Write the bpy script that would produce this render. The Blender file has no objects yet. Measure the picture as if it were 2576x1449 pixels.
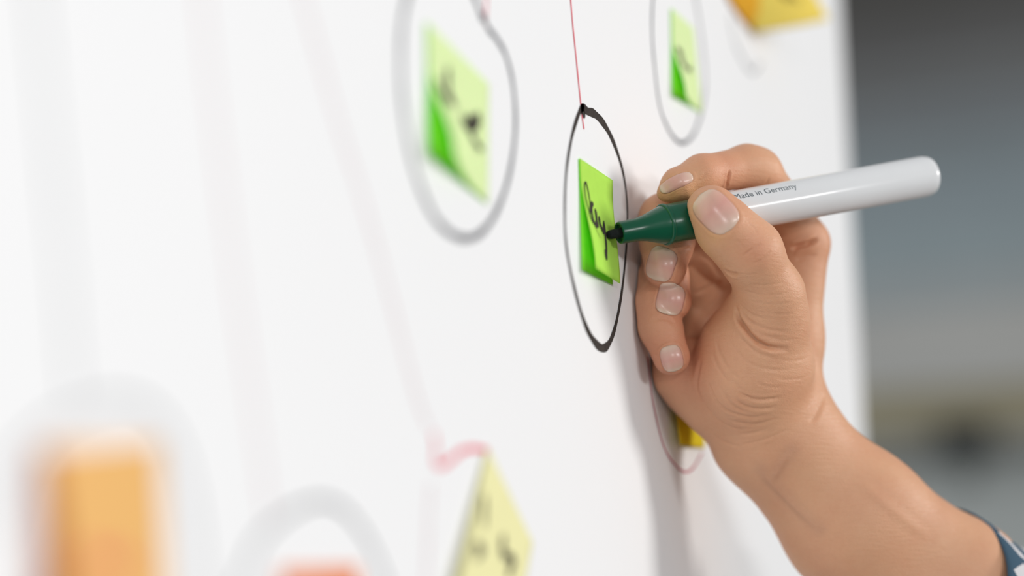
import bpy, bmesh, math, random
import numpy as np
from mathutils import Vector, Matrix

random.seed(7); np.random.seed(7)
C = bpy.context.scene.collection
SC = bpy.context.scene

# ------------------------------------------------------------------ camera, light, exposure
F = 60 / 36 * 2576                     # focal length in pixels of the 2576x1449 frame
S = 0.9                                # size of one design unit in metres
h = np.array([(3100 - 1288) / F, (1550 - 724.5) / F, 1.0]); h /= np.linalg.norm(h)   # along the board, away from us
v = np.array([0.016, 1.0, 0.0]); v[2] = -(v[0] * h[0] + v[1] * h[1]) / h[2]; v /= np.linalg.norm(v)
n = np.cross(h, v)                     # into the board
P0 = np.array([(1500 - 1288) / F, (557 - 724.5) / F, 1.0]) * 0.757
ORG = np.array([0.0, 0.0, 1.45])       # the middle green note hangs 1.45 m above the floor
R = np.stack([h, n, -v])               # camera (x right, y down, z forward) -> world

def P(px, py, d):                      # a point of the place seen at (px, py), d design units deep
    c = np.array([(px - 1288) / F, (py - 724.5) / F, 1.0]) * d
    return R @ (c - P0) * S + ORG

def B(px, py):                         # where that sight line meets the board: (x, z)
    r = np.array([(px - 1288) / F, (py - 724.5) / F, 1.0])
    d = (n @ P0) / (n @ r)
    p = P(px, py, d)
    return np.array([p[0], p[2]])

CAM = R @ (-P0) * S + ORG
cam = bpy.data.cameras.new('camera'); cam.lens = 60; cam.sensor_width = 36
cam.clip_start = 0.02; cam.clip_end = 60
cam.dof.use_dof = True; cam.dof.focus_distance = 0.772 * S; cam.dof.aperture_fstop = 2.2
co = bpy.data.objects.new('camera', cam); C.objects.link(co)
M = np.eye(4); M[:3, 0] = R @ [1, 0, 0]; M[:3, 1] = R @ [0, -1, 0]; M[:3, 2] = R @ [0, 0, -1]; M[:3, 3] = CAM
co.matrix_world = Matrix(M.tolist())
SC.camera = co

world = bpy.data.worlds.new('world'); SC.world = world; world.use_nodes = True
bg = world.node_tree.nodes['Background']; bg.inputs[0].default_value = (0.93, 0.96, 1.0, 1); bg.inputs[1].default_value = 0.39

def area(name, loc, target, size, power, col=(1, 1, 1), size_y=None):
    l = bpy.data.lights.new(name, 'AREA'); l.energy = power; l.color = col; l.size = size
    if size_y: l.shape = 'RECTANGLE'; l.size_y = size_y
    o = bpy.data.objects.new(name, l); C.objects.link(o); o.location = loc
    o.rotation_euler = (Vector(target) - Vector(loc)).to_track_quat('-Z', 'Y').to_euler()
    return o
FWD = R @ np.array([0, 0, 1.0])
sl = bpy.data.lights.new('sun', 'SUN'); sl.energy = 1.66; sl.angle = math.radians(15); sl.color = (1.0, 0.97, 0.935)
so = bpy.data.objects.new('sun', sl); C.objects.link(so); so.location = (0.8, -3.0, 2.4)
so.rotation_euler = Vector((0.40, -0.88, 0.22)).to_track_quat('Z', 'Y').to_euler()
FWD = R @ np.array([0, 0, 1.0]); RIGHT = R @ np.array([1.0, 0, 0])
area('rear_fill_light', tuple(P(1900, 500, .79) - FWD * 2.5 + RIGHT * 2.1 + np.array([0, 0, 0.80])), tuple(P(1900, 500, .79)), 1.2, 25, (1.0, 0.99, 0.98), 0.16)  # unseen lamp added behind the camera: barrel streak and fill on the hand
area('nail_glint_light', tuple(P(1800, 530, .757) + np.array([-1.75, -0.80, 0.06])), tuple(P(1800, 530, .757)), 0.22, 3.6, (1, 1, 1), 0.05)  # unseen lamp added behind the camera for the thumbnail highlight

SC.view_settings.view_transform = 'Standard'; SC.view_settings.look = 'None'
SC.view_settings.exposure = 0.0; SC.view_settings.gamma = 1.0; SC.view_settings.use_curve_mapping = False

# ------------------------------------------------------------------ materials
def lin(r, g, b):
    f = lambda c: (c / 255 / 12.92) if c / 255 <= 0.04045 else ((c / 255 + 0.055) / 1.055) ** 2.4
    return (f(r), f(g), f(b), 1)

def mat(name, col, rough=0.6, spec=0.4, noise=None, bump=None, coat=0.0, metal=0.0):
    m = bpy.data.materials.new(name); m.use_nodes = True
    nt = m.node_tree; b = nt.nodes['Principled BSDF']
    b.inputs['Base Color'].default_value = col; b.inputs['Roughness'].default_value = rough
    b.inputs['Specular IOR Level'].default_value = spec; b.inputs['Coat Weight'].default_value = coat
    b.inputs['Metallic'].default_value = metal
    tc = nt.nodes.new('ShaderNodeTexCoord')
    if noise:
        sc, amt = noise
        nz = nt.nodes.new('ShaderNodeTexNoise'); nz.inputs['Scale'].default_value = sc; nz.inputs['Detail'].default_value = 4
        nt.links.new(tc.outputs['Object'], nz.inputs['Vector'])
        mx = nt.nodes.new('ShaderNodeMix'); mx.data_type = 'RGBA'; mx.blend_type = 'MULTIPLY'; mx.inputs[0].default_value = amt
        mx.inputs[6].default_value = col
        cr = nt.nodes.new('ShaderNodeValToRGB'); cr.color_ramp.elements[0].position = 0.3; cr.color_ramp.elements[1].position = 0.7
        nt.links.new(nz.outputs[0], cr.inputs[0]); nt.links.new(cr.outputs[0], mx.inputs[7])
        nt.links.new(mx.outputs[2], b.inputs['Base Color'])
    if bump:
        sc, st, dist = bump
        nz2 = nt.nodes.new('ShaderNodeTexNoise'); nz2.inputs['Scale'].default_value = sc; nz2.inputs['Detail'].default_value = 3
        nt.links.new(tc.outputs['Object'], nz2.inputs['Vector'])
        bp = nt.nodes.new('ShaderNodeBump'); bp.inputs['Strength'].default_value = st; bp.inputs['Distance'].default_value = dist
        nt.links.new(nz2.outputs[0], bp.inputs['Height']); nt.links.new(bp.outputs[0], b.inputs['Normal'])
    return m

def paper(name, col, trans=0.35, tcol=None):
    m = bpy.data.materials.new(name); m.use_nodes = True
    nt = m.node_tree; nt.nodes.remove(nt.nodes['Principled BSDF']); out = nt.nodes['Material Output']
    d = nt.nodes.new('ShaderNodeBsdfDiffuse'); t = nt.nodes.new('ShaderNodeBsdfTranslucent'); mx = nt.nodes.new('ShaderNodeMixShader')
    tc = nt.nodes.new('ShaderNodeTexCoord'); nz = nt.nodes.new('ShaderNodeTexNoise'); nz.inputs['Scale'].default_value = 260; nz.inputs['Detail'].default_value = 5
    nt.links.new(tc.outputs['Object'], nz.inputs['Vector'])
    mc = nt.nodes.new('ShaderNodeMix'); mc.data_type = 'RGBA'; mc.blend_type = 'MULTIPLY'; mc.inputs[0].default_value = 0.10
    mc.inputs[6].default_value = col; nt.links.new(nz.outputs[0], mc.inputs[7]); nt.links.new(mc.outputs[2], d.inputs[0])
    t.inputs[0].default_value = tcol or col; mx.inputs[0].default_value = trans
    nt.links.new(d.outputs[0], mx.inputs[1]); nt.links.new(t.outputs[0], mx.inputs[2]); nt.links.new(mx.outputs[0], out.inputs[0])
    return m

MAT = dict(
    board=mat('white paper', (0.90, 0.905, 0.915, 1), 0.75, 0.15, noise=(3.0, 0.02)),
    rim=mat('white lacquered rim', (0.84, 0.86, 0.82, 1), 0.5, 0.3, noise=(20, 0.03)),
    ink=mat('black marker ink', lin(76, 70, 67), 0.8, 0.02, noise=(400, 0.3)),
    inkgrey=mat('grey marker ink', lin(105, 106, 112), 0.6, 0.2, noise=(400, 0.2)),
    red=mat('red pen ink', lin(240, 92, 110), 0.6, 0.2, noise=(300, 0.1)),
    pink=mat('faint red pen ink', lin(205, 128, 140), 0.6, 0.2, noise=(300, 0.1)),
    lime=paper('lime sticky paper', (0.70, 1.0, 0.18, 1), 0.32, (0.44, 1.05, 0.04, 1)),
    limeshade=paper('shaded lime sticky paper', (0.42, 1.25, 0.09, 1), 0.1),  # under-sheet green: shade and filtered light put into the colour
    limelit=paper('lit lime sticky paper', (1.06, 1.10, 0.68, 1), 0.30, (0.62, 1.1, 0.16, 1)),  # lime lightened: glare and brighter light are put into the colour
    orange=paper('orange sticky paper', (1.0, 0.60, 0.22, 1), 0.15, (1.0, 0.40, 0.06, 1)),
    orangedeep=paper('deep orange sticky paper', (1.0, 0.34, 0.10, 1), 0.3),
    yellow=paper('pale yellow sticky paper', (1.0, 0.97, 0.54, 1), 0.12, (1.0, 0.9, 0.2, 1)),
    gold=paper('golden yellow sticky paper', (1.05, 0.90, 0.20, 1), 0.25, (1.0, 0.66, 0.03, 1)),
    goldshade=paper('amber sticky paper', (1.0, 0.58, 0.06, 1), 0.3, (1.0, 0.5, 0.02, 1)),  # shaded left part of the golden note, put into the colour
    lemon=paper('lemon yellow sticky paper', (0.98, 0.82, 0.05, 1), 0.3, (0.95, 0.7, 0.01, 1)),
    white_pl=mat('white pen plastic', (0.80, 0.81, 0.82, 1), 0.2, 0.5, noise=(60, 0.02), coat=0.3),
    green_pl=mat('green pen plastic', lin(0, 84, 58), 0.25, 0.5, noise=(80, 0.06)),
    green_dk=mat('green plastic bore', lin(0, 60, 44), 0.4, 0.4, noise=(80, 0.05)),
    nib=mat('black fibre nib', lin(34, 38, 38), 0.85, 0.2, noise=(900, 0.4), bump=(1500, 0.6, 0.0004)),
    print=mat('grey print', lin(110, 118, 122), 0.6, 0.2, noise=(100, 0.1)),
    floor=mat('grey carpet', lin(120, 122, 120), 0.9, 0.1, noise=(30, 0.2), bump=(300, 0.3, 0.002)),
)

# ------------------------------------------------------------------ helpers
def obj(name, me, m=None, parent=None, smooth=True):
    o = bpy.data.objects.new(name, me); C.objects.link(o)
    if m: me.materials.append(m)
    if smooth and me.polygons: me.polygons.foreach_set('use_smooth', [True] * len(me.polygons))
    if parent is not None:
        o.parent = parent
        o.matrix_parent_inverse = Matrix.Translation(-Vector(parent.location)) if parent.parent is None else (parent.matrix_parent_inverse)
    return o
def pyd(name, vs, fs, m=None, parent=None, smooth=True):
    me = bpy.data.meshes.new(name); me.from_pydata([tuple(map(float, q)) for q in vs], [], [tuple(map(int, f)) for f in fs]); me.update()
    return obj(name, me, m, parent, smooth)
def thing(name, label, cat, loc, group=None):
    o = bpy.data.objects.new(name, None); C.objects.link(o); o.location = tuple(map(float, loc)); o.empty_display_size = 0.02
    return tag(o, label, cat, group)
def tag(o, label, cat, group=None):
    o['label'] = label; o['category'] = cat
    if group: o['group'] = group
    return o
def struct(o): o['kind'] = 'structure'; return o
def box(name, lo, hi, m, parent=None, bevel=0.0):
    bm = bmesh.new(); bmesh.ops.create_cube(bm, size=1)
    lo, hi = Vector(lo), Vector(hi)
    for q in bm.verts: q.co = Vector([(lo[i] + hi[i]) / 2 + q.co[i] * (hi[i] - lo[i]) for i in range(3)])
    if bevel: bmesh.ops.bevel(bm, geom=bm.edges[:], offset=bevel, segments=4, affect='EDGES', profile=0.5)
    me = bpy.data.meshes.new(name); bm.to_mesh(me); bm.free()
    return obj(name, me, m, parent, smooth=bool(bevel))

def spline(pts, per=10, closed=False):
    p = np.array(pts, float)
    if len(p) < 3: return np.array([p[0] + (p[-1] - p[0]) * t for t in np.linspace(0, 1, per + 1)])
    out = []; N = len(p)
    for i in range(N if closed else N - 1):
        g = (lambda k: p[k % N]) if closed else (lambda k: p[min(max(k, 0), N - 1)])
        a, b, c, d = g(i - 1), g(i), g(i + 1), g(i + 2)
        for t in np.linspace(0, 1, per, endpoint=False):
            out.append(0.5 * (2 * b + (c - a) * t + (2 * a - 5 * b + 4 * c - d) * t * t + (3 * b - a - 3 * c + d) * t ** 3))
    out.append(p[0] if closed else p[-1])
    return np.array(out)

def ribbon2d(pts, w, taper=False, side=1.0):     # a marker stroke in the plane: quads with round ends
    pts = np.array(pts); d = np.gradient(pts, axis=0); d /= np.linalg.norm(d, axis=1)[:, None] + 1e-12
    nrm = np.stack([-d[:, 1], d[:, 0]], 1); N = len(pts)
    ww = np.full(N, w / 2.0) * (1 + 0.08 * np.sin(np.arange(N) * 0.7))
    ww *= side + (1 - side) * d[:, 0] ** 2           # a slanted felt tip: upright strokes come out thinner
    if taper: ww *= np.minimum(1, 0.35 + np.minimum(np.arange(N), N - 1 - np.arange(N)) / 4.0)
    L, Rr = pts + nrm * ww[:, None], pts - nrm * ww[:, None]
    vs = list(np.concatenate([L, Rr])); fs = [(i, i + 1, N + i + 1, N + i) for i in range(N - 1)]
    for e, s in ((0, -1), (N - 1, 1)):
        base = len(vs); c = pts[e]
        ring = [c + ww[e] * (nrm[e] * math.cos(a) + s * d[e] * math.sin(a)) for a in np.linspace(0, math.pi, 7)]
        vs += ring; fs.append(tuple(range(base, base + 7)) if s < 0 else tuple(range(base + 6, base - 1, -1)))
    return np.array(vs), fs

# ------------------------------------------------------------------ setting
FLOOR = -0.0
struct(box('floor', (-2.2, -3.6, -0.05), (4.4, 1.2, 0.0), MAT['floor']))
WX = 3.4
wall = struct(box('wall_back', (WX, -3.6, 0.0), (WX + 0.12, 1.2, 3.2), mat('grey wall plaster', lin(128, 132, 130), 0.8, 0.2, noise=(4, 0.06))))
def wall_z(py, px=2350):               # height on the far wall seen at that pixel row
    r = R @ np.array([(px - 1288) / F, (py - 724.5) / F, 1.0])
    t = (WX - CAM[0]) / r[0]
    return CAM[2] + r[2] * t, CAM[1] + r[1] * t
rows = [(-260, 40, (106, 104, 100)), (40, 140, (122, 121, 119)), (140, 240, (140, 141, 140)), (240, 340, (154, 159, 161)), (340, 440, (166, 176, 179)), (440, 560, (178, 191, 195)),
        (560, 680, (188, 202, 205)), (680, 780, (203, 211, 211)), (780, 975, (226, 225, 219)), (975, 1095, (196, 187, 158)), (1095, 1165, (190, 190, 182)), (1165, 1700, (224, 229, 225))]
for a, b, c in rows:  # upper panel colours step dark to light, standing in for a light gradient
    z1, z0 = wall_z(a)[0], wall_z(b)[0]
    box('gradient_panel', (WX - 0.018, -3.2, z0 + 0.0008), (WX, 0.9, z1 - 0.0008), mat('wall tones with light gradient', lin(*c), 0.7, 0.2, noise=(3, 0.06)), wall)

# ------------------------------------------------------------------ the paper-covered board
eu = (B(2150, 0)[0] + B(2165, 1000)[0]) / 2
BX1 = eu
board = thing('presentation_board', 'tall white paper-covered board with hand-drawn circles and red lines', 'board', (BX1 - 0.8, 0.02, 0.0))
box('board_panel', (-1.5, 0.0, 0.12), (BX1 - 0.03, 0.03, 2.6), MAT['board'], board)
# rounded right edge: the paper turns back round a half-round post
bm = bmesh.new(); vs = []
for k in range(13):
    a = math.pi * k / 12
    vs.append((BX1 - 0.03 + 0.03 * math.sin(a), 0.03 - 0.03 * math.cos(a)))
pyd('edge_post', [(x, y, z) for z in (0.12, 2.6) for x, y in vs], [(i, i + 1, 13 + i + 1, 13 + i) for i in range(12)] + [tuple(range(13))[::-1], tuple(range(13, 26))], MAT['rim'], board)
for x in (-1.2, BX1 - 0.3):
    box('foot', (x - 0.04, -0.25, 0.0), (x + 0.04, 0.31, 0.13), MAT['rim'], board, 0.01)

def mark(name, pxs, w, m, per=8, closed=False, off=0.0002, side=1.0):
    q = np.array([B(*p) for p in pxs]); q = spline(q, per, closed)
    vs, fs = ribbon2d(q, w, False, side)
    return pyd(name, [(a, -off, b) for a, b in vs], fs, MAT[m], board, False)

mark('drawn_circle', [(1468, 288), (1462, 276), (1466, 270), (1478, 280), (1497, 288), (1522, 317), (1546, 366), (1567, 435), (1577, 515), (1576, 604), (1566, 715), (1551, 805), (1535, 857), (1517, 876), (1495, 860), (1471, 815), (1446, 732), (1425, 627), (1420, 536), (1424, 431), (1438, 343), (1456, 284), (1466, 268)], 0.0036, 'ink', side=.5)
mark('drawn_circle', [(1216, 40), (1228, 72), (1247, 95), (1272, 140), (1290, 214), (1296, 321), (1281, 437), (1251, 526), (1213, 582), (1174, 600), (1131, 586), (1088, 539), (1050, 450), (1024, 342), (1009, 214), (1009, 86), (1022, 0), (1046, -65), (1090, -100), (1140, -82), (1178, -35), (1200, 12), (1212, 48)], 0.0024, 'inkgrey')
mark('drawn_circle', [(1746, -20), (1763, 83), (1773, 193), (1768, 262), (1755, 312), (1738, 346), (1716, 360), (1697, 349), (1677, 317), (1658, 262), (1646, 166), (1640, 83), (1642, 0), (1655, -80), (1690, -120), (1725, -90), (1747, -15)], 0.0019, 'inkgrey')
mark('drawn_circle', [(585, 1500), (614, 1440), (652, 1355), (707, 1303), (761, 1272), (815, 1261), (870, 1287), (924, 1358), (967, 1449), (985, 1520)], 0.0014, 'inkgrey')
mark('drawn_circle', [(-10, 1330), (45, 1165), (120, 1075), (210, 1025), (310, 1005), (395, 1045), (455, 1150), (490, 1300), (505, 1449), (505, 1530)], 0.0010, 'inkgrey')
mark('drawn_line', [(1434, -10), (1440, 62), (1448, 140), (1456, 220), (1461, 268), (1464, 295), (1468, 322)], 0.0011, 'red')
mark('drawn_line', [(1226, -30), (1222, 10), (1220, 62)], 0.0012, 'red')
mark('drawn_line', [(745, -60), (775, 40), (845, 290), (905, 480), (955, 650), (1005, 840), (1045, 990), (1076, 1075)], 0.0005, 'pink')
mark('drawn_line', [(1090, 1092), (1096, 1128), (1094, 1160), (1108, 1172), (1130, 1160), (1158, 1136), (1190, 1128), (1222, 1132)], 0.0018, 'red')
mark('drawn_line', [(1082, 1220), (1078, 1300), (1072, 1449), (1070, 1520)], 0.0005, 'pink')
mark('drawn_line', [(500, -60), (540, 300), (590, 700), (640, 1050), (675, 1300)], 0.0005, 'pink')
mark('drawn_line', [(85, -60), (120, 300), (155, 650), (185, 1000)], 0.0007, 'inkgrey')
mark('drawn_line', [(1836, 40), (1848, 105), (1868, 150), (1893, 182), (1910, 160)], 0.0015, 'inkgrey')
mark('drawn_circle', [(1628, 900), (1640, 1000), (1659, 1090), (1674, 1134), (1694, 1165), (1720, 1187), (1742, 1178), (1765, 1140)], 0.0012, 'pink')

# ------------------------------------------------------------------ sticky notes
def bil_inv(q, p):                     # bilinear coordinates of p in the quad q = TL, TR, BR, BL
    q = np.array(q, float); s, t = 0.5, 0.5
    for _ in range(12):
        f = (q[0] * (1 - s) + q[1] * s) * (1 - t) + (q[3] * (1 - s) + q[2] * s) * t - p
        ds = (q[1] - q[0]) * (1 - t) + (q[2] - q[3]) * t
        dt = (q[3] * (1 - s) + q[2] * s) - (q[0] * (1 - s) + q[1] * s)
        s, t = np.array([s, t]) - np.linalg.solve(np.stack([ds, dt], 1), f)
    return s, t

def sheet(name, fn, m, parent, N=20, thick=0.00012):
    vs = []; fs = []
    for off in (0, 1):
        for j in range(N + 1):
            for i in range(N + 1):
                s, t = i / N, j / N
                p = fn(s, t); nr = np.cross(fn(s + 1e-3, t) - fn(s - 1e-3, t), fn(s, t + 1e-3) - fn(s, t - 1e-3)); nr /= np.linalg.norm(nr)
                vs.append(p + nr * (thick * off))
    W = N + 1; q = W * W
    for j in range(N):
        for i in range(N):
            a = j * W + i
            fs.append((a, a + 1, a + W + 1, a + W)); fs.append((q + a, q + a + W, q + a + W + 1, q + a + 1))
    for i in range(N):
        for a, b in ((i, i + 1), (N * W + i + 1, N * W + i), ((i + 1) * W, i * W), (i * W + N, (i + 1) * W + N)):
            fs.append((a, q + a, q + b, b))
    return pyd(name, vs, fs, m, parent)

def note(label, quad, m, lift, group, under=None, writing=(), cat='sticky note', wink='ink', wquad=None):
    """quad: TL TR BR BL of the flat note as pixels; lift: metres the lower edge stands off the board"""
    c = [B(*p) for p in quad]
    def flat(s, t, y):
        a = (c[0] * (1 - s) + c[1] * s) * (1 - t) + (c[3] * (1 - s) + c[2] * s) * t
        return np.array([a[0], y, a[1]])
    def fn(s, t):
        l = lift(s, max(t, 0))
        return flat(s, t, -0.0009 - l)
    root = thing('sticky_note', label, cat, flat(0.5, 1, -0.0005), group)
    top = sheet('top_sheet', fn, m, root)
    if under: sheet('shaded_under_sheet', lambda s, t: flat(s, t, -0.0005), under, root, 6)  # deeper sheet colour carries the shade under the lifted top sheet
    for w, pts in writing:
        st = np.array([bil_inv(wquad or quad, np.array(p, float)) for p in pts]); st = spline(st, 5)
        L = np.linalg.norm(c[1] - c[0]); H = np.linalg.norm(c[3] - c[0])
        q, fs = ribbon2d(st * [L, H], w, True); q = q / [L, H]
        vs = []
        for s, t in q:
            p = fn(s, t); nr = np.cross(fn(s + 1e-3, t) - fn(s - 1e-3, t), fn(s, t + 1e-3) - fn(s, t - 1e-3)); nr /= np.linalg.norm(nr)
            if nr[1] > 0: nr = -nr
            vs.append(p + nr * 0.0003)
        pyd('pen_stroke', vs, fs, MAT[wink], root, False)
    return root

GRP = 'sticky notes on the board'
sm = lambda x: x * x * (3 - 2 * x)
W2 = [(0.0010, [(1474, 545), (1478, 520), (1476, 490), (1471, 464), (1467, 466), (1467, 490), (1470, 520), (1473, 540), (1474, 552), (1480, 566), (1487, 574)]),
      (0.0022, [(1486, 516), (1482, 520), (1480, 540), (1482, 562), (1488, 574), (1491, 560), (1491, 534), (1491, 560), (1494, 577)]),
      (0.0022, [(1499, 549), (1499, 566), (1502, 576), (1507, 588), (1510, 575), (1511, 560)]),
      (0.0022, [(1511, 562), (1511, 590), (1511, 615), (1510, 640), (1509, 654), (1507, 648), (1507, 634)]),
      (0.0004, [(1485, 578), (1490, 592), (1496, 606)])]
note('lime green sticky note with the word Day, touched by the green marker tip', [(1454, 399), (1536, 454), (1538, 716), (1462, 679)], MAT['lime'],
     lambda s, t: 0.0052 * sm(min(1, max(0, (t - 0.12) / 0.88))) * (1.0 - 0.45 * s), GRP, MAT['limeshade'], W2, wquad=[(1454, 399), (1537, 454), (1551, 713), (1480, 688)])
W1 = [(0.0034, [(1090, 200), (1094, 225), (1104, 242), (1124, 258), (1132, 262)]), (0.0034, [(1118, 171), (1116, 200), (1118, 240), (1128, 258)]),
      (0.0036, [(1148, 290), (1158, 312), (1168, 318), (1172, 298), (1180, 318), (1190, 312), (1194, 296), (1186, 300), (1190, 318)]),
      (0.0026, [(1166, 320), (1178, 345), (1192, 368), (1204, 376)])]
note('pale-lit green sticky note with two handwritten words, largest of the green notes', [(1070, 58), (1224, 212), (1222, 512), (1074, 388)], MAT['limelit'],
     lambda s, t: 0.0085 * sm(min(1, max(0, (t - 0.3) / 0.7))) * max(0, 1.0 - s) ** 2, GRP, MAT['limeshade'], W1)
W3 = [(0.0020, [(1696, 118), (1700, 132), (1703, 150), (1708, 165), (1712, 158), (1708, 135), (1702, 122)]), (0.0020, [(1712, 160), (1718, 172), (1724, 178), (1728, 170), (1732, 182)])]
note('small pale-lit green sticky note in the drawn circle above the hand', [(1686, 22), (1740, 72), (1762, 284), (1689, 240)], MAT['limelit'],
     lambda s, t: 0.0062 * sm(min(1, max(0, (t - 0.35) / 0.65))) * max(0, 1.0 - s) ** 2, GRP, MAT['limeshade'], W3)
WY = [(0.0028, [(1203, 1252), (1200, 1290), (1196, 1330)]), (0.0030, [(1172, 1388), (1180, 1376), (1188, 1388), (1178, 1400), (1172, 1410)]),
      (0.0034, [(1250, 1348), (1245, 1378), (1247, 1398), (1262, 1402), (1274, 1412), (1266, 1430), (1258, 1455)])]
note('pale yellow sticky note hung on its corner at the end of the red line', [(1221, 1128), (1334, 1364), (1262, 1640), (1116, 1500)], MAT['yellow'],
     lambda s, t: 0.003 * t, GRP, None, WY)
note('orange sticky note nearest the camera at the lower left', [(95, 1132), (392, 1112), (420, 1640), (104, 1660)], MAT['orange'],
     lambda s, t: 0.0075 * (1 - s) ** 2 * (0.25 + 0.75 * t), GRP, MAT['orangedeep'], [(0.002, [(170, 1420), (200, 1395), (230, 1430), (262, 1400), (300, 1440)])], wink='red')
note('orange sticky note just showing under the drawn arch at the bottom', [(700, 1436), (895, 1425), (905, 1840), (705, 1850)], MAT['orangedeep'],
     lambda s, t: 0.003 * t, GRP)
note('lemon yellow sticky note half hidden behind the wrist', [(1682, 900), (1770, 950), (1768, 1128), (1684, 1120)], MAT['lemon'],
     lambda s, t: 0.004 * t * (1 - s), GRP)
# golden note whose free end curls far out from the board
def gold():
    depth = lambda px, py: (n @ P0) / (n @ np.array([(px - 1288) / F, (py - 724.5) / F, 1.0]))
    da, dd = depth(1856, -150) - .016, depth(1898, 82) - .016
    a = P(1856, -150, da); b = P(1985, -130, da + .032); c = P(2085, 48, dd + .036); d = P(1898, 82, dd)
    def fn(s, t):
        p = (a * (1 - s) + b * s) * (1 - t) + (d * (1 - s) + c * s) * t
        return p + np.array([0.3, -1, 0]) * 0.005 * math.sin(math.pi * min(max(s, 0), 1)) * t + np.array([-0.6, -0.2, -0.5]) * 0.006 * math.sin(math.pi * min(max(t, 0), 1)) * (1 - s)
    g = thing('sticky_note', 'golden yellow sticky note curling off the board at the top edge', 'sticky note', fn(0.5, 1), GRP)
    sheet('top_sheet', fn, MAT['gold'], g)
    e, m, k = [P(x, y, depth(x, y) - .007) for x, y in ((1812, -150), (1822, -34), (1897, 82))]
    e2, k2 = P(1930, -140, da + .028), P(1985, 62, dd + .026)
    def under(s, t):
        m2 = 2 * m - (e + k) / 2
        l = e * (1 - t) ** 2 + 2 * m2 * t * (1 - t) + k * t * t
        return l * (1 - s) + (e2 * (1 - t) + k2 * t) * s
    sheet('shaded_under_sheet', under, MAT['goldshade'], g)  # sheet added to stand for the golden note's self-shaded left part
    q, fs = ribbon2d(spline([(0.42, 0.58), (0.5, 0.66), (0.56, 0.6), (0.62, 0.7)], 5), 0.05)
    pyd('pen_stroke', [fn(*w) + np.array([-0.0004, -0.0004, 0]) for w in q], fs, mat('olive pen ink', lin(150, 130, 30), 0.6, 0.2, noise=(200, 0.1)), g, False)
gold()

# ------------------------------------------------------------------ the marker pen
T0 = P(1526, 592, 0.757); T1 = P(2341, 441, 0.826)
AX = T1 - T0; LEN = np.linalg.norm(AX); AX /= LEN
U = np.cross(AX, [0, 0, 1.0]); U /= np.linalg.norm(U); V = np.cross(U, AX)      # U towards us or away, V up
U = (CAM - T0) - AX * ((CAM - T0) @ AX); U /= np.linalg.norm(U); V = np.cross(U, AX)
if V[2] < 0: V = -V
RB = 52 * 0.79 / F * S
pen = thing('marker_pen', 'white board marker with green grip and black tip held in the hand', 'marker', T0)
def lathe(name, prof, m, N=48, caps=True):
    vs, fs = [], []
    for x, r in prof:
        for k in range(N):
            a = 2 * math.pi * k / N
            vs.append(T0 + AX * x * LEN + (U * math.cos(a) + V * math.sin(a)) * r * RB)
    for j in range(len(prof) - 1):
        for k in range(N): fs.append((j * N + k, j * N + (k + 1) % N, (j + 1) * N + (k + 1) % N, (j + 1) * N + k))
    if caps: fs.append(tuple(range(N))[::-1]); fs.append(tuple(range((len(prof) - 1) * N, len(prof) * N)))
    o = pyd(name, vs, fs, m, pen)
    bm = bmesh.new(); bm.from_mesh(o.data); bmesh.ops.recalc_face_normals(bm, faces=bm.faces); bm.to_mesh(o.data); bm.free()
    o.data.set_sharp_from_angle(angle=math.radians(35))
    return o
lathe('nib', [(0.0, 0.08), (0.002, 0.14), (0.006, 0.19), (0.013, 0.22), (0.046, 0.24)], MAT['nib'])
lathe('nozzle', [(0.0415, 0.36), (0.0355, 0.40), (0.0345, 0.46), (0.036, 0.51), (0.040, 0.525), (0.085, 0.54), (0.110, 0.62), (0.140, 0.80), (0.158, 0.89), (0.1615, 0.90), (0.1625, 0.96), (0.1645, 0.99), (0.169, 1.0), (0.1715, 0.985), (0.1725, 0.94), (0.255, 0.955), (0.285, 0.955), (0.30, 0.95)], MAT['green_pl'])
lathe('bore', [(0.0405, 0.38), (0.0425, 0.26), (0.046, 0.24)], MAT['green_dk'], caps=False)
lathe('barrel', [(0.285, 0.93), (0.2865, 0.99), (0.289, 1.0), (0.965, 1.035), (0.975, 1.025)], MAT['white_pl'])
lathe('end_plug', [(0.9752, 1.015), (0.985, 1.0), (0.9925, 0.95), (0.9965, 0.86), (0.9985, 0.72), (1.0, 0.4)], MAT['white_pl'])
# the print on the barrel, wrapped round it
cu = bpy.data.curves.new('print_text', 'FONT'); cu.body = 'Made in Germany'; cu.size = 0.0042; cu.resolution_u = 3; cu.align_x = 'LEFT'
to = bpy.data.objects.new('print_text_tmp', cu); C.objects.link(to)
dg = bpy.context.evaluated_depsgraph_get(); tm = bpy.data.meshes.new_from_object(to.evaluated_get(dg))
bm = bmesh.new(); bm.from_mesh(tm); bmesh.ops.triangulate(bm, faces=bm.faces); bmesh.ops.subdivide_edges(bm, edges=[e for e in bm.edges if e.calc_length() > 0.0008], cuts=1); bm.to_mesh(tm); bm.free()
rr = RB * 1.017
wid = max(q.co.x for q in tm.vertices)
for q in tm.vertices:
    x = 0.546 * LEN - wid + q.co.x; ang = math.radians(34) + q.co.y / rr
    q.co = Vector(T0 + AX * x + (U * math.cos(ang) + V * math.sin(ang)) * rr)
bpy.data.objects.remove(to)
obj('printed_text', tm, MAT['print'], pen, False)

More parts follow.
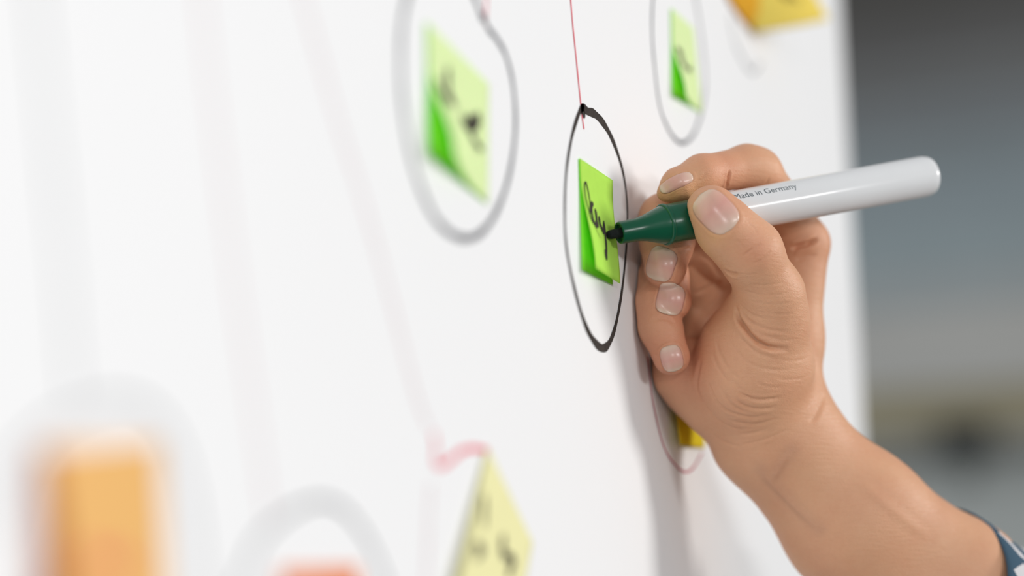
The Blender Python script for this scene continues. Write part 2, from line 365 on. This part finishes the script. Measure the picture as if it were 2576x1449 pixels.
# ------------------------------------------------------------------ the hand: one smooth surface grown from its skeleton
MM = 0.001
def rad(r, d): return r * d / F * S
class Chain:
    def __init__(s, pts, k=0.004): s.seg = [(P(*a[:3]), P(*b[:3]), rad(a[3], a[2]), rad(b[3], b[2])) for a, b in zip(pts[:-1], pts[1:])]; s.k = k
def cone(p, a, b, ra, rb):
    ba = b - a; L2 = ba @ ba
    t = np.clip(((p - a) @ ba) / L2, 0, 1)
    return np.linalg.norm(p - a - t[:, None] * ba, axis=1) - (ra + (rb - ra) * t)
def smin(a, b, k):
    hh = np.maximum(k - np.abs(a - b), 0) / k
    return np.minimum(a, b) - hh * hh * k * 0.25
def chain_sdf(p, ch):
    d = None
    for s in ch.seg:
        c = cone(p, *s); d = c if d is None else smin(d, c, ch.k)
    return d
THUMB = Chain([(1790, 531, .766, 65), (1828, 578, .767, 69), (1886, 632, .771, 76), (1938, 740, .783, 79), (1944, 805, .790, 84), (1948, 920, .803, 92), (1930, 1020, .815, 96)], .006)
INDEX = Chain([(1672, 487, .783, 19), (1704, 468, .785, 41), (1765, 440, .789, 48), (1878, 421, .806, 54), (1906, 432, .810, 56), (1965, 520, .824, 58), (2018, 612, .832, 63)], .004)
MIDDLE = Chain([(1674, 671, .787, 54), (1678, 604, .793, 64), (1674, 552, .801, 62), (1745, 520, .824, 56), (1935, 640, .849, 62)], .005)
RING = Chain([(1690, 757, .794, 50), (1676, 690, .798, 50), (1668, 650, .806, 48), (1715, 615, .832, 52), (1850, 690, .858, 60)], .005)
PINKY = Chain([(1689, 897, .790, 47), (1660, 820, .794, 50), (1652, 760, .797, 50), (1652, 705, .806, 48), (1690, 690, .832, 46), (1775, 755, .858, 52)], .005)
PALM = [Chain([(2018, 615, .832, 63), (1985, 860, .828, 72), (1972, 1000, .826, 88)], .01), Chain([(1935, 640, .849, 60), (1905, 1000, .845, 86)], .01),
        Chain([(1850, 690, .860, 56), (1830, 1000, .845, 86)], .01), Chain([(1775, 755, .858, 50), (1745, 960, .832, 80)], .01),
        Chain([(1716, 930, .815, 80), (1802, 1014, .815, 86)], .01)]
THENAR = Chain([(1905, 790, .797, 66), (1880, 860, .799, 96), (1872, 940, .801, 110), (1890, 1040, .814, 112)], .012)
CARVE = Chain([(1800, 690, .800, 34), (1762, 880, .802, 24), (1752, 930, .797, 14)], .004), Chain([(1818, 700, .842, 46), (1766, 880, .830, 28), (1752, 950, .806, 12)], .004)
ARM = [Chain([(1905, 1010, .822, 114), (1912, 1102, .820, 106), (2115, 1345, .824, 122), (2330, 1560, .832, 134), (2560, 1730, .84, 95)], .012),
       Chain([(1950, 1020, .824, 100), (1985, 1068, .822, 98), (2190, 1262, .826, 107), (2432, 1452, .834, 124), (2620, 1640, .84, 95)], .012)]
PEN_C = None
def smax(a, b, k): return -smin(-a, -b, k)
def sdf(p):
    palm = chain_sdf(p, PALM[0])
    for c in PALM[1:]: palm = smin(palm, chain_sdf(p, c), .010)
    for c in CARVE: palm = smax(palm, -chain_sdf(p, c), .005)
    palm = smin(palm, smin(chain_sdf(p, ARM[0]), chain_sdf(p, ARM[1]), .016), .008)
    thumb = smin(chain_sdf(p, THENAR), chain_sdf(p, THUMB), .010)
    d = smin(palm, thumb, .006)
    for f in (INDEX, MIDDLE, RING, PINKY):
        d = smin(d, smin(palm, chain_sdf(p, f), .006), .0011)
    ax = np.linalg.norm((p - T0) - ((p - T0) @ AX)[:, None] * AX, axis=1)      # the skin gives way where the pen lies
    d = smax(d, RB * 1.01 - ax, .0012)
    return smax(d, p[:, 1] + .0006, .0015)                                     # the heel of the hand rests flat on the board
CUT = P(2540, 1610, .84); AXA = P(2560, 1600, .84) - P(2100, 1190, .82); AXA /= np.linalg.norm(AXA)
def sdf_cut(p): return np.maximum(sdf(p), (p - CUT) @ AXA)
def grad(p, e=2e-4, f=None):
    f = f or sdf; g = np.empty_like(p)
    for i in range(3):
        q = p.copy(); q[:, i] += e; r = p.copy(); r[:, i] -= e; g[:, i] = (f(q) - f(r)) / (2 * e)
    return g / (np.linalg.norm(g, axis=1)[:, None] + 1e-9)

def surface_nets(lo, hi, vox):
    dims = np.ceil((hi - lo) / vox).astype(int) + 1
    ax = [lo[i] + vox * np.arange(dims[i]) for i in range(3)]
    Vv = np.full(dims, 1.0, np.float64)
    # coarse pass first, then only the blocks the surface crosses
    cs = 6; 
    bl = [range(0, dims[i], cs) for i in range(3)]
    cen = np.array([[ax[0][i] + cs * vox / 2, ax[1][j] + cs * vox / 2, ax[2][k] + cs * vox / 2] for i in bl[0] for j in bl[1] for k in bl[2]])
    idx = np.array([[i, j, k] for i in bl[0] for j in bl[1] for k in bl[2]])
    dc = sdf_cut(cen); R_ = cs * vox * 0.95 + 0.004
    for (i, j, k), d in zip(idx, dc):
        sl = (slice(i, i + cs), slice(j, j + cs), slice(k, k + cs))
        if d > R_: Vv[sl] = 1.0
        elif d < -R_: Vv[sl] = -1.0
        else: Vv[sl] = np.nan
    ii = np.argwhere(np.isnan(Vv)); pts = lo + ii * vox
    val = np.concatenate([sdf_cut(c) for c in np.array_split(pts, max(1, len(pts) // 200000))])
    Vv[ii[:, 0], ii[:, 1], ii[:, 2]] = val
    neg = Vv < 0
    cells = np.zeros(dims - 1, int); acc = np.zeros(tuple(dims - 1) + (3,)); cnt = np.zeros(dims - 1)
    cor = [(a, b, c) for a in (0, 1) for b in (0, 1) for c in (0, 1)]
    sl = lambda o: tuple(slice(o[i], dims[i] - 1 + o[i]) for i in range(3))
    for a in cor:
        for axi in range(3):
            if a[axi] == 0:
                b = list(a); b[axi] = 1
                va, vb = Vv[sl(a)], Vv[sl(b)]; x = (va < 0) != (vb < 0)
                with np.errstate(all='ignore'): t = np.where(x, va / (va - vb), 0)
                for q in range(3):
                    acc[..., q] += np.where(x, a[q] + (t if q == axi else 0), 0)
                cnt += x
    act = cnt > 0; ids = np.full(dims - 1, -1); ids[act] = np.arange(act.sum())
    co_ = np.argwhere(act); verts = lo + (co_ + acc[act] / cnt[act][:, None]) * vox
    faces = []
    for axi in range(3):
        b, c = [(1, 2), (2, 0), (0, 1)][axi]
        s0 = [slice(None)] * 3; s1 = [slice(None)] * 3
        s0[axi] = slice(0, -1); s1[axi] = slice(1, None)
        n0, n1 = neg[tuple(s0)], neg[tuple(s1)]
        e = np.argwhere(n0 != n1)
        ok = (e[:, b] > 0) & (e[:, c] > 0) & (e[:, b] < dims[b] - 1) & (e[:, c] < dims[c] - 1); e = e[ok]
        fl = n0[e[:, 0], e[:, 1], e[:, 2]]
        def cid(db, dc_):
            q = e.copy(); q[:, b] += db; q[:, c] += dc_; return ids[q[:, 0], q[:, 1], q[:, 2]]
        f = np.stack([cid(-1, -1), cid(0, -1), cid(0, 0), cid(-1, 0)], 1)
        f[~fl] = f[~fl][:, ::-1]; faces.append(f)
    return verts, np.concatenate(faces)

def subdivide(vs, fs):
    N = len(vs); e = np.concatenate([fs[:, [i, (i + 1) % 4]] for i in range(4)]); es = np.sort(e, 1)
    u, inv = np.unique(es[:, 0].astype(np.int64) * N + es[:, 1], return_inverse=True)
    mid = (vs[u // N] + vs[u % N]) / 2; fc = vs[fs].mean(1)
    F_ = len(fs); ei = N + inv.reshape(4, F_).T; fi = N + len(u) + np.arange(F_)
    nf = np.concatenate([np.stack([fs[:, i], ei[:, i], fi, ei[:, i - 1]], 1) for i in range(4)])
    return np.concatenate([vs, mid, fc]), nf

allp = [q for ch in [THUMB, INDEX, MIDDLE, RING, PINKY] + PALM for sg in ch.seg for q in sg[:2]]
lo = np.min(allp, 0) - 0.03; hi = np.max(allp, 0) + 0.03
lo = np.minimum(lo, CUT - 0.05); hi = np.maximum(hi, CUT + 0.05)
hv, hf = surface_nets(lo, hi, 0.00155)
for _ in range(2):
    g = grad(hv, f=sdf_cut); hv -= g * np.clip(sdf_cut(hv), -.001, .001)[:, None]
hv, hf = subdivide(hv, hf)
for _ in range(2):
    g = grad(hv, f=sdf_cut); hv -= g * np.clip(sdf_cut(hv), -.001, .001)[:, None]
hn = grad(hv, 4e-4)

def casts(pts):                        # first point of the skin on each sight line
    r = np.array([R @ np.array([(x - 1288) / F, (y - 724.5) / F, 1.0]) for x, y in pts]); r /= np.linalg.norm(r, axis=1)[:, None]
    t = np.full(len(r), .62)
    for _ in range(60): t = np.minimum(t + sdf(CAM + r * t[:, None]) * .9, 1.0)
    return CAM + r * t[:, None], t < .95
def cast(px, py): return casts([(px, py)])[0][0]
def castn(px, py):
    p = cast(px, py); return p, grad(p[None])[0]

# fingernails: base and tip of each, half width in pixels
NAILS = [('thumb', (1842, 573), (1762, 490), 44, .76), ('index', (1739, 440), (1661, 477), 15.5, .78), ('middle', (1673, 622), (1645, 702), 33.5, .78),
         ('ring', (1694, 714), (1677, 790), 33, .79), ('little', (1682, 871), (1698, 934), 26.5, .79)]
nail_data = []
disp = np.zeros(len(hv))
for nm, b, t, hw, d in NAILS:
    cp, cn = castn((b[0] + t[0]) / 2, (b[1] + t[1]) / 2)
    tv = (P(*t, d) - P(*b, d)); dpt = rad(1, d)
    # direction along the nail, laid into the surface
    pb = cast(b[0] + (t[0] - b[0]) * .2, b[1] + (t[1] - b[1]) * .2); pt = cast(b[0] + (t[0] - b[0]) * .75, b[1] + (t[1] - b[1]) * .75)
    ta = pt - pb; ta -= cn * (ta @ cn); ta /= np.linalg.norm(ta)
    fwd = R @ np.array([0, 0, 1.0])
    fs_ = np.linalg.norm(tv) / max(0.35, np.linalg.norm(ta - fwd * (ta @ fwd)))
    sd = np.cross(cn, ta)
    pw = hw * dpt / max(0.45, np.linalg.norm(sd - fwd * (sd @ fwd)))
    nail_data.append((nm, cp, cn, ta, sd, fs_ / 2, pw))
    q = hv - cp; a = q @ ta / (fs_ / 2); w = q @ sd / pw; up = q @ cn
    near = (np.abs(up) < 0.006) & (hn @ cn > 0.1)
    rho = (np.abs(a) ** 3 + np.abs(w) ** 3) ** (1 / 3)
    disp += np.where(near, -0.00036 * np.clip((1.0 - rho) / 0.10, 0, 1) + 0.00028 * np.exp(-((rho - 1.13) / 0.10) ** 2) * (a < 0.75), 0)

# creases and wrinkles, as lines on the skin: depth (mm), half width (mm), points
CR = [
 (2.0, .75, [(1836, 430), (1831, 450), (1826, 470), (1818, 484)]), (.35, .7, [(1935, 446), (1930, 458), (1922, 468)]), (.25, .7, [(1758, 455), (1770, 448), (1775, 432)]),
 (2.6, 1.2, [(1993, 626), (2006, 621), (2030, 614), (2058, 602)]), (.5, 1.4, [(2002, 655), (2022, 648), (2055, 640)]),
 (1.2, 1.2, [(1824, 680), (1840, 688), (1856, 690)]), (.35, .5, [(1868, 646), (1884, 632), (1902, 620), (1918, 614)]), (.3, .5, [(1895, 662), (1912, 656), (1930, 642), (1940, 628)]),
 (.2, .4, [(1940, 640), (1952, 620), (1956, 600)]), (.2, .4, [(1950, 660), (1958, 640), (1962, 620)]), (.2, .5, [(1850, 690), (1880, 690), (1910, 686)]),
 (2.2, 1.3, [(1851, 770), (1858, 800), (1876, 829), (1898, 853), (1918, 866), (1945, 876), (1985, 878)]),
 (.45, .8, [(1862, 782), (1885, 806), (1912, 822), (1950, 832), (1985, 834)]), (.4, .7, [(1872, 812), (1900, 834), (1930, 846), (1970, 852)]), (.3, .7, [(1860, 765), (1890, 790), (1930, 804)]),
 (.5, .9, [(1862, 842), (1882, 866), (1912, 890), (1950, 900)]), (.3, .8, [(1826, 840), (1850, 880), (1890, 915), (1940, 930), (1990, 930)]),
 (.35, .8, [(1800, 850), (1812, 890), (1840, 935), (1870, 960)]), (.35, .8, [(1790, 880), (1805, 920), (1826, 950), (1850, 975)]),
 (.8, 1.0, [(1856, 985), (1880, 998), (1905, 1006), (1940, 1004), (1965, 998)]), (.6, 1.0, [(1846, 1000), (1868, 1018), (1896, 1028), (1930, 1028), (1955, 1022)]),
 (.45, .9, [(1800, 1005), (1825, 1030), (1860, 1044), (1900, 1050), (1940, 1040)]), (.35, .9, [(1815, 980), (1840, 1015), (1880, 1040)]), (.35, .9, [(1780, 960), (1795, 995), (1810, 1020)]),
 (.4, 1.0, [(1830, 1055), (1870, 1065), (1910, 1066), (1960, 1050)]), (.3, .9, [(1860, 1092), (1890, 1090), (1930, 1080)]), (.7, 1.6, [(1764, 900), (1755, 940), (1752, 980), (1766, 1010)]),
 (.5, 1.8, [(2072, 990), (2064, 1015), (2050, 1045), (2035, 1062)]), (-.5, 1.6, [(1915, 1180), (1940, 1215), (1980, 1255), (2015, 1290), (2060, 1330)]), (-.35, 1.5, [(1990, 1135), (1965, 1170), (1940, 1215)]),
 (-.25, 2.6, [(2160, 1210), (2220, 1260), (2280, 1310), (2340, 1350)]),
 (.35, .8, [(1645, 880), (1668, 862), (1690, 850)]), (.4, 1.0, [(1640, 738 + 70), (1670, 800), (1700, 815)]), (.3, .7, [(1700, 640), (1722, 628), (1738, 622)]),
 (.25, .5, [(1872, 705), (1900, 716), (1940, 716), (1975, 708)]), (.25, .5, [(1868, 728), (1905, 740), (1950, 742), (1990, 734)]), (.22, .5, [(1880, 755), (1920, 764), (1965, 764), (2000, 758)]), (.22, .5, [(1930, 786), (1965, 790), (2005, 786)]),
 (.25, .5, [(1940, 852), (1975, 856), (2010, 850)]), (.25, .6, [(1960, 905), (1995, 908), (2030, 900)]), (.25, .6, [(1950, 950), (1990, 955), (2030, 948)]), (.3, .6, [(1900, 960), (1930, 972), (1970, 974)]),
 (.3, .7, [(1815, 900), (1835, 945), (1865, 980), (1900, 988)]), (.3, .7, [(1770, 1010), (1795, 1045), (1830, 1070), (1870, 1082)]), (.3, .8, [(1780, 1075), (1820, 1110), (1870, 1125)]), (.3, .8, [(1860, 1120), (1900, 1112), (1950, 1095), (1990, 1075)]),
 (.25, .5, [(1845, 600), (1862, 612), (1872, 626)]), (.2, .45, [(1880, 560), (1896, 572), (1906, 588)]), (.25, .5, [(1722, 640), (1734, 655)]), (.4, .8, [(2010, 560), (2035, 556), (2060, 560)]),
 (.8, 1.2, [(1760, 640), (1790, 660), (1815, 700)]), (.9, 1.2, [(1745, 740), (1790, 720), (1835, 690)]), (.7, 1.2, [(1760, 800), (1790, 770), (1820, 740)]),
]
def groove(pts3, depth, wid):
    global disp
    pts3 = np.array(pts3); lo_, hi_ = pts3.min(0) - 3 * wid, pts3.max(0) + 3 * wid
    m = np.where(np.all((hv > lo_) & (hv < hi_), axis=1))[0]
    if not len(m): return
    q = hv[m]; dm = np.full(len(m), 9.0); tm_ = np.zeros(len(m)); N = len(pts3)
    for i in range(N - 1):
        a, b = pts3[i], pts3[i + 1]; ba = b - a; tt = np.clip(((q - a) @ ba) / (ba @ ba + 1e-14), 0, 1)
        dd = np.linalg.norm(q - a - tt[:, None] * ba, axis=1); better = dd < dm
        dm = np.where(better, dd, dm); tm_ = np.where(better, (i + tt) / (N - 1), tm_)
    fade = np.clip(np.minimum(tm_, 1 - tm_) / 0.22, 0, 1)
    disp[m] -= depth * fade * (np.exp(-(dm / wid) ** 2) - 0.25 * np.exp(-((dm - 1.9 * wid) / wid) ** 2))
pls = [spline(pl, 5) for _, _, pl in CR]
hit, ok = casts(np.concatenate(pls)); k0 = 0
for (dep, wid, pl), pl2 in zip(CR, pls):
    p3 = hit[k0:k0 + len(pl2)][ok[k0:k0 + len(pl2)]]; k0 += len(pl2)
    keep = [p3[0]]                     # drop points that jumped to another finger
    for q in p3[1:]:
        if np.linalg.norm(q - keep[-1]) < 0.008: keep.append(q)
    if len(keep) > 2: groove(keep, dep * MM * 1.05, wid * MM * .8)
hv2 = hv + hn * disp[:, None]

me = bpy.data.meshes.new('hand_and_forearm'); me.from_pydata(hv2.tolist(), [], hf.tolist()); me.update()
flush = np.zeros(len(hv))
for p, r, k in [((1676, 490, .786), .016, .5), ((1790, 531, .757), .018, .35), ((1674, 680, .785), .018, .8), ((1690, 765, .793), .018, .9), ((1692, 905, .790), .018, 1.0), ((1900, 628, .758), .009, .5), ((2018, 615, .825), .014, .4), ((1770, 900, .80), .02, .3), ((1800, 400, .789), .014, .5)]:
    flush = np.maximum(flush, k * np.exp(-(np.linalg.norm(hv - P(*p), axis=1) / r) ** 2))
at = me.attributes.new('flush', 'FLOAT', 'POINT'); at.data.foreach_set('value', flush.astype(np.float32))
pale = np.zeros(len(hv))
for p, r, k in [((1690, 500, .775), .009, .9), ((1740, 500, .780), .008, .7), ((1735, 560, .772), .008, .9), ((1765, 610, .768), .007, .8), ((1870, 510, .775), .006, .5), ((1800, 590, .755), .005, .5)]:
    pale = np.maximum(pale, k * np.exp(-(np.linalg.norm(hv - P(*p), axis=1) / r) ** 2))
at = me.attributes.new('pale', 'FLOAT', 'POINT'); at.data.foreach_set('value', pale.astype(np.float32))
vein = np.zeros(len(hv))
for pl in ([(1915, 1180), (1940, 1215), (1980, 1255), (2015, 1290), (2060, 1330)], [(1990, 1135), (1965, 1170), (1940, 1215)]):
    p3 = casts(spline(pl, 6))[0]
    m = np.where(np.all((hv > p3.min(0) - .01) & (hv < p3.max(0) + .01), axis=1))[0]
    dm = np.min(np.linalg.norm(hv[m][:, None] - p3[None], axis=2), axis=1); vein[m] = np.maximum(vein[m], np.exp(-(dm / .0034) ** 2))
at = me.attributes.new('vein', 'FLOAT', 'POINT'); at.data.foreach_set('value', vein.astype(np.float32))

def skin_mat():
    m = bpy.data.materials.new('skin'); m.use_nodes = True; nt = m.node_tree; b = nt.nodes['Principled BSDF']; L = nt.links.new
    tc = nt.nodes.new('ShaderNodeTexCoord')
    def nz(sc, det=3, rough=.5):
        q = nt.nodes.new('ShaderNodeTexNoise'); q.inputs['Scale'].default_value = sc; q.inputs['Detail'].default_value = det; q.inputs['Roughness'].default_value = rough; L(tc.outputs['Object'], q.inputs['Vector']); return q
    def mix(a, bcol, f, mode='MIX'):
        q = nt.nodes.new('ShaderNodeMix'); q.data_type = 'RGBA'; q.blend_type = mode
        for i, x in ((6, a), (7, bcol)):
            if isinstance(x, tuple): q.inputs[i].default_value = x
            else: L(x, q.inputs[i])
        if isinstance(f, float): q.inputs[0].default_value = f
        else: L(f, q.inputs[0])
        return q.outputs[2]
    def attr(nm):
        q = nt.nodes.new('ShaderNodeAttribute'); q.attribute_name = nm; return q.outputs['Fac']
    def mul(x, k):
        q = nt.nodes.new('ShaderNodeMath'); q.operation = 'MULTIPLY'; L(x, q.inputs[0]); q.inputs[1].default_value = k; return q.outputs[0]
    base = mix(lin(229, 181, 144), lin(214, 156, 122), nz(55, 4).outputs[0])
    base = mix(base, lin(214, 142, 112), mul(attr('flush'), .85))
    base = mix(base, lin(222, 178, 112), mul(attr('pale'), .55))
    base = mix(base, lin(168, 130, 112), mul(attr('vein'), .24))
    fine = nz(700, 4).outputs[0]
    base = mix(base, (.72, .55, .45, 1), mul(fine, .22), 'MULTIPLY')
    L(base, b.inputs['Base Color'])
    b.inputs['Roughness'].default_value = .48; b.inputs['Specular IOR Level'].default_value = .35
    b.inputs['Subsurface Weight'].default_value = .2; b.inputs['Subsurface Radius'].default_value = (1.0, .35, .2); b.inputs['Subsurface Scale'].default_value = .003
    vo = nt.nodes.new('ShaderNodeTexVoronoi'); vo.inputs['Scale'].default_value = 1100; vo.feature = 'DISTANCE_TO_EDGE'
    wz = nz(250, 2); add = nt.nodes.new('ShaderNodeVectorMath'); add.operation = 'MULTIPLY_ADD'; L(wz.outputs[1], add.inputs[0]); add.inputs[1].default_value = (.003, .003, .003); L(tc.outputs['Object'], add.inputs[2]); L(add.outputs[0], vo.inputs['Vector'])
    mp = nt.nodes.new('ShaderNodeMapping'); mp.inputs['Scale'].default_value = (150, 150, 900); L(tc.outputs['Object'], mp.inputs[0])
    wr = nt.nodes.new('ShaderNodeTexNoise'); wr.inputs['Scale'].default_value = 1.0; wr.inputs['Detail'].default_value = 3; L(mp.outputs[0], wr.inputs['Vector'])
    sm_ = nt.nodes.new('ShaderNodeMath'); sm_.operation = 'MULTIPLY_ADD'; L(vo.outputs[0], sm_.inputs[0]); sm_.inputs[1].default_value = .7; L(wr.outputs[0], sm_.inputs[2])
    bp = nt.nodes.new('ShaderNodeBump'); bp.inputs['Strength'].default_value = .42; bp.inputs['Distance'].default_value = .0005; L(sm_.outputs[0], bp.inputs['Height']); L(bp.outputs[0], b.inputs['Normal'])
    return m
person = thing('person', 'person in blue patterned sleeve, right hand writing with the marker', 'person', P(1905, 1105, .818))
obj('hand_and_forearm', me, skin_mat(), person)

def nail_mat():
    m = bpy.data.materials.new('fingernail'); m.use_nodes = True; nt = m.node_tree; b = nt.nodes['Principled BSDF']; L = nt.links.new
    a = nt.nodes.new('ShaderNodeAttribute'); a.attribute_name = 'along'
    cr = nt.nodes.new('ShaderNodeValToRGB'); e = cr.color_ramp.elements
    e[0].position = 0; e[0].color = lin(236, 204, 184); e[1].position = .25; e[1].color = lin(230, 180, 164)
    for pos, c in ((.55, lin(228, 166, 152)), (.84, lin(232, 182, 162)), (.91, lin(232, 194, 172)), (1, lin(234, 202, 178))):
        q = e.new(pos); q.color = c
    nz = nt.nodes.new('ShaderNodeTexNoise'); nz.inputs['Scale'].default_value = 300; tc = nt.nodes.new('ShaderNodeTexCoord'); L(tc.outputs['Object'], nz.inputs['Vector'])
    mx = nt.nodes.new('ShaderNodeMix'); mx.data_type = 'RGBA'; mx.blend_type = 'MULTIPLY'; mx.inputs[0].default_value = .12
    L(a.outputs['Fac'], cr.inputs[0]); L(cr.outputs[0], mx.inputs[6]); L(nz.outputs[0], mx.inputs[7]); L(mx.outputs[2], b.inputs['Base Color'])
    b.inputs['Roughness'].default_value = .3; b.inputs['Specular IOR Level'].default_value = .5; b.inputs['Coat Weight'].default_value = .25; b.inputs['Coat Roughness'].default_value = .2
    b.inputs['Subsurface Weight'].default_value = .2; b.inputs['Subsurface Radius'].default_value = (1, .4, .3); b.inputs['Subsurface Scale'].default_value = .002
    return m
NM = nail_mat()
for nm, cp, cn, ta, sd, hl, hw in nail_data:
    N = 22; O = []; lf = []; al = []
    for j in range(N + 1):
        a = -1 + 2 * j / N
        wsc = max(.08, (1 - abs(a) ** 3.2) ** (1 / 2.6))
        for i in range(N + 1):
            u_ = -1 + 2 * i / N; w = u_ * wsc
            O.append(cp + ta * a * hl + sd * w * hw + cn * .004); al.append((a + 1) / 2)
            edge = max(abs(u_), abs(a))
            l_ = .00012 + .0004 * (1 - edge ** 4) + .0003 * max(0, (a - .6) / .4) ** 2
            lf.append(-.0002 if edge > .97 and a < .7 else l_)
    O = np.array(O); p = O.copy()
    for _ in range(30): p -= cn * np.clip(sdf(p) * .8, -.002, .002)[:, None]
    dep_ = (O - p) @ cn; dep_ = np.clip(dep_, 0, .0075)      # the rim of the plate never drops off the finger
    vs = O - cn * dep_[:, None] + cn * np.array(lf)[:, None]
    W = N + 1
    fs = [(j * W + i, j * W + i + 1, (j + 1) * W + i + 1, (j + 1) * W + i) for j in range(N) for i in range(N)]
    o = pyd('fingernail', vs, fs, NM, person)
    A = o.data.attributes.new('along', 'FLOAT', 'POINT'); A.data.foreach_set('value', np.array(al, np.float32))
    sol = o.modifiers.new('thickness', 'SOLIDIFY'); sol.thickness = .0003; sol.offset = -1

# ------------------------------------------------------------------ the sleeve
def sleeve_mat():
    m = bpy.data.materials.new('patterned blue cloth'); m.use_nodes = True; nt = m.node_tree; b = nt.nodes['Principled BSDF']; L = nt.links.new
    tc = nt.nodes.new('ShaderNodeTexCoord')
    at = nt.nodes.new('ShaderNodeAttribute'); at.attribute_name = 'weave'
    sp = nt.nodes.new('ShaderNodeSeparateXYZ'); L(at.outputs['Vector'], sp.inputs[0])
    def M_(op, a, b_=None, c_=None):
        q = nt.nodes.new('ShaderNodeMath'); q.operation = op
        for k, x in enumerate((a, b_, c_)):
            if x is None: continue
            if isinstance(x, (int, float)): q.inputs[k].default_value = x
            else: L(x, q.inputs[k])
        return q.outputs[0]
    nz = nt.nodes.new('ShaderNodeTexNoise'); nz.inputs['Scale'].default_value = 160; L(tc.outputs['Object'], nz.inputs['Vector'])
    w = M_('MULTIPLY_ADD', nz.outputs[0], .12, sp.outputs[1])
    row = M_('FLOOR', w); u = M_('MULTIPLY_ADD', row, .5, sp.outputs[0])
    fu = M_('ABSOLUTE', M_('SUBTRACT', M_('FRACT', u), .5)); fw = M_('FRACT', w)
    t = M_('SUBTRACT', fw, M_('MULTIPLY', fu, 1.1))
    band = M_('MULTIPLY', M_('GREATER_THAN', t, .12), M_('LESS_THAN', t, .50)); band = M_('MULTIPLY', band, M_('LESS_THAN', fu, .40))
    mx = nt.nodes.new('ShaderNodeMix'); mx.data_type = 'RGBA'; mx.inputs[6].default_value = lin(70, 94, 112); mx.inputs[7].default_value = lin(216, 214, 216)
    L(band, mx.inputs[0]); L(mx.outputs[2], b.inputs['Base Color']); b.inputs['Roughness'].default_value = .9; b.inputs['Specular IOR Level'].default_value = .1
    return m
sa = P(2345, 1465, .832); 
SAX = P(2700, 1742, .85) - sa; SAX /= np.linalg.norm(SAX)
su = np.cross(SAX, FWD); su /= np.linalg.norm(su); sv = np.cross(SAX, su)
if sv @ FWD > 0: sv = -sv
TILT = rad(95, .83)
def sleeve_ring(x, r, tilt=0.0, wob=0.0):
    out = []
    for k in range(48):
        a = 2 * math.pi * k / 48
        out.append(sa + SAX * (x + tilt * math.sin(a)) + (su * math.cos(a) + sv * math.sin(a)) * r * (1 + wob * math.sin(3 * a + x * 60)))
    return out
R0 = rad(203, .830)
prof = [(.006, R0 * .93), (.0, R0 * .955), (-.002, R0 * .985), (.0, R0 * 1.01), (.004, R0 * 1.02), (.02, R0 * 1.02), (.022, R0 * 1.0), (.03, R0 * 1.05), (.06, R0 * 1.08), (.12, R0 * 1.15), (.2, R0 * 1.2), (.3, R0 * 1.28)]
vs = []; fs = []
for x, r in prof: vs += sleeve_ring(x, r, TILT * max(0, 1 - x / .15), .01 if x > .02 else 0)
for j in range(len(prof) - 1):
    for k in range(48): fs.append((j * 48 + k, j * 48 + (k + 1) % 48, (j + 1) * 48 + (k + 1) % 48, (j + 1) * 48 + k))
fs.append(tuple(range((len(prof) - 1) * 48, len(prof) * 48)))
slv = pyd('sleeve', vs, fs, sleeve_mat(), person)
wv = slv.data.attributes.new('weave', 'FLOAT_VECTOR', 'POINT'); CELL = .0185
wv.data.foreach_set('vector', np.array([((k / 48 if k < 24 else 1 - k / 48) * 2 * math.pi * R0 / CELL, x / CELL, 0) for x, r in prof for k in range(48)], np.float32).ravel())

# ------------------------------------------------------------------ things by the far wall
zl = wall_z(1150)[0]
shelf = thing('wall_ledge', 'narrow grey ledge on the blurred far wall behind the arm', 'ledge', (WX - .05, -1.0, zl))
bw = mat('grey ledge paint', lin(140, 142, 138), .6, .3, noise=(12, .1))
box('ledge_board', (WX - .11, -3.0, zl - .014), (WX - .019, .6, zl), bw, shelf, .003)
for y in (-2.6, -1.6, -.6, .3): box('bracket', (WX - .09, y - .01, zl - .07), (WX - .019, y + .01, zl - .0145), bw, shelf, .002)
ya, yb = wall_z(1110, 2375)[1], wall_z(1110, 2500)[1]
bx = thing('storage_box', 'dark grey box standing on the ledge of the blurred far wall', 'box', (WX - .06, (ya + yb) / 2, zl))
dk = mat('dark grey card', lin(78, 79, 76), .8, .2, noise=(20, .1)); zt = wall_z(1075)[0]
box('body', (WX - .105, min(ya, yb), zl), (WX - .02, max(ya, yb), zl + (zt - zl) * .78), dk, bx, .004)
box('lid', (WX - .108, min(ya, yb) - .003, zl + (zt - zl) * .78), (WX - .0195, max(ya, yb) + .003, zt), dk, bx, .004)
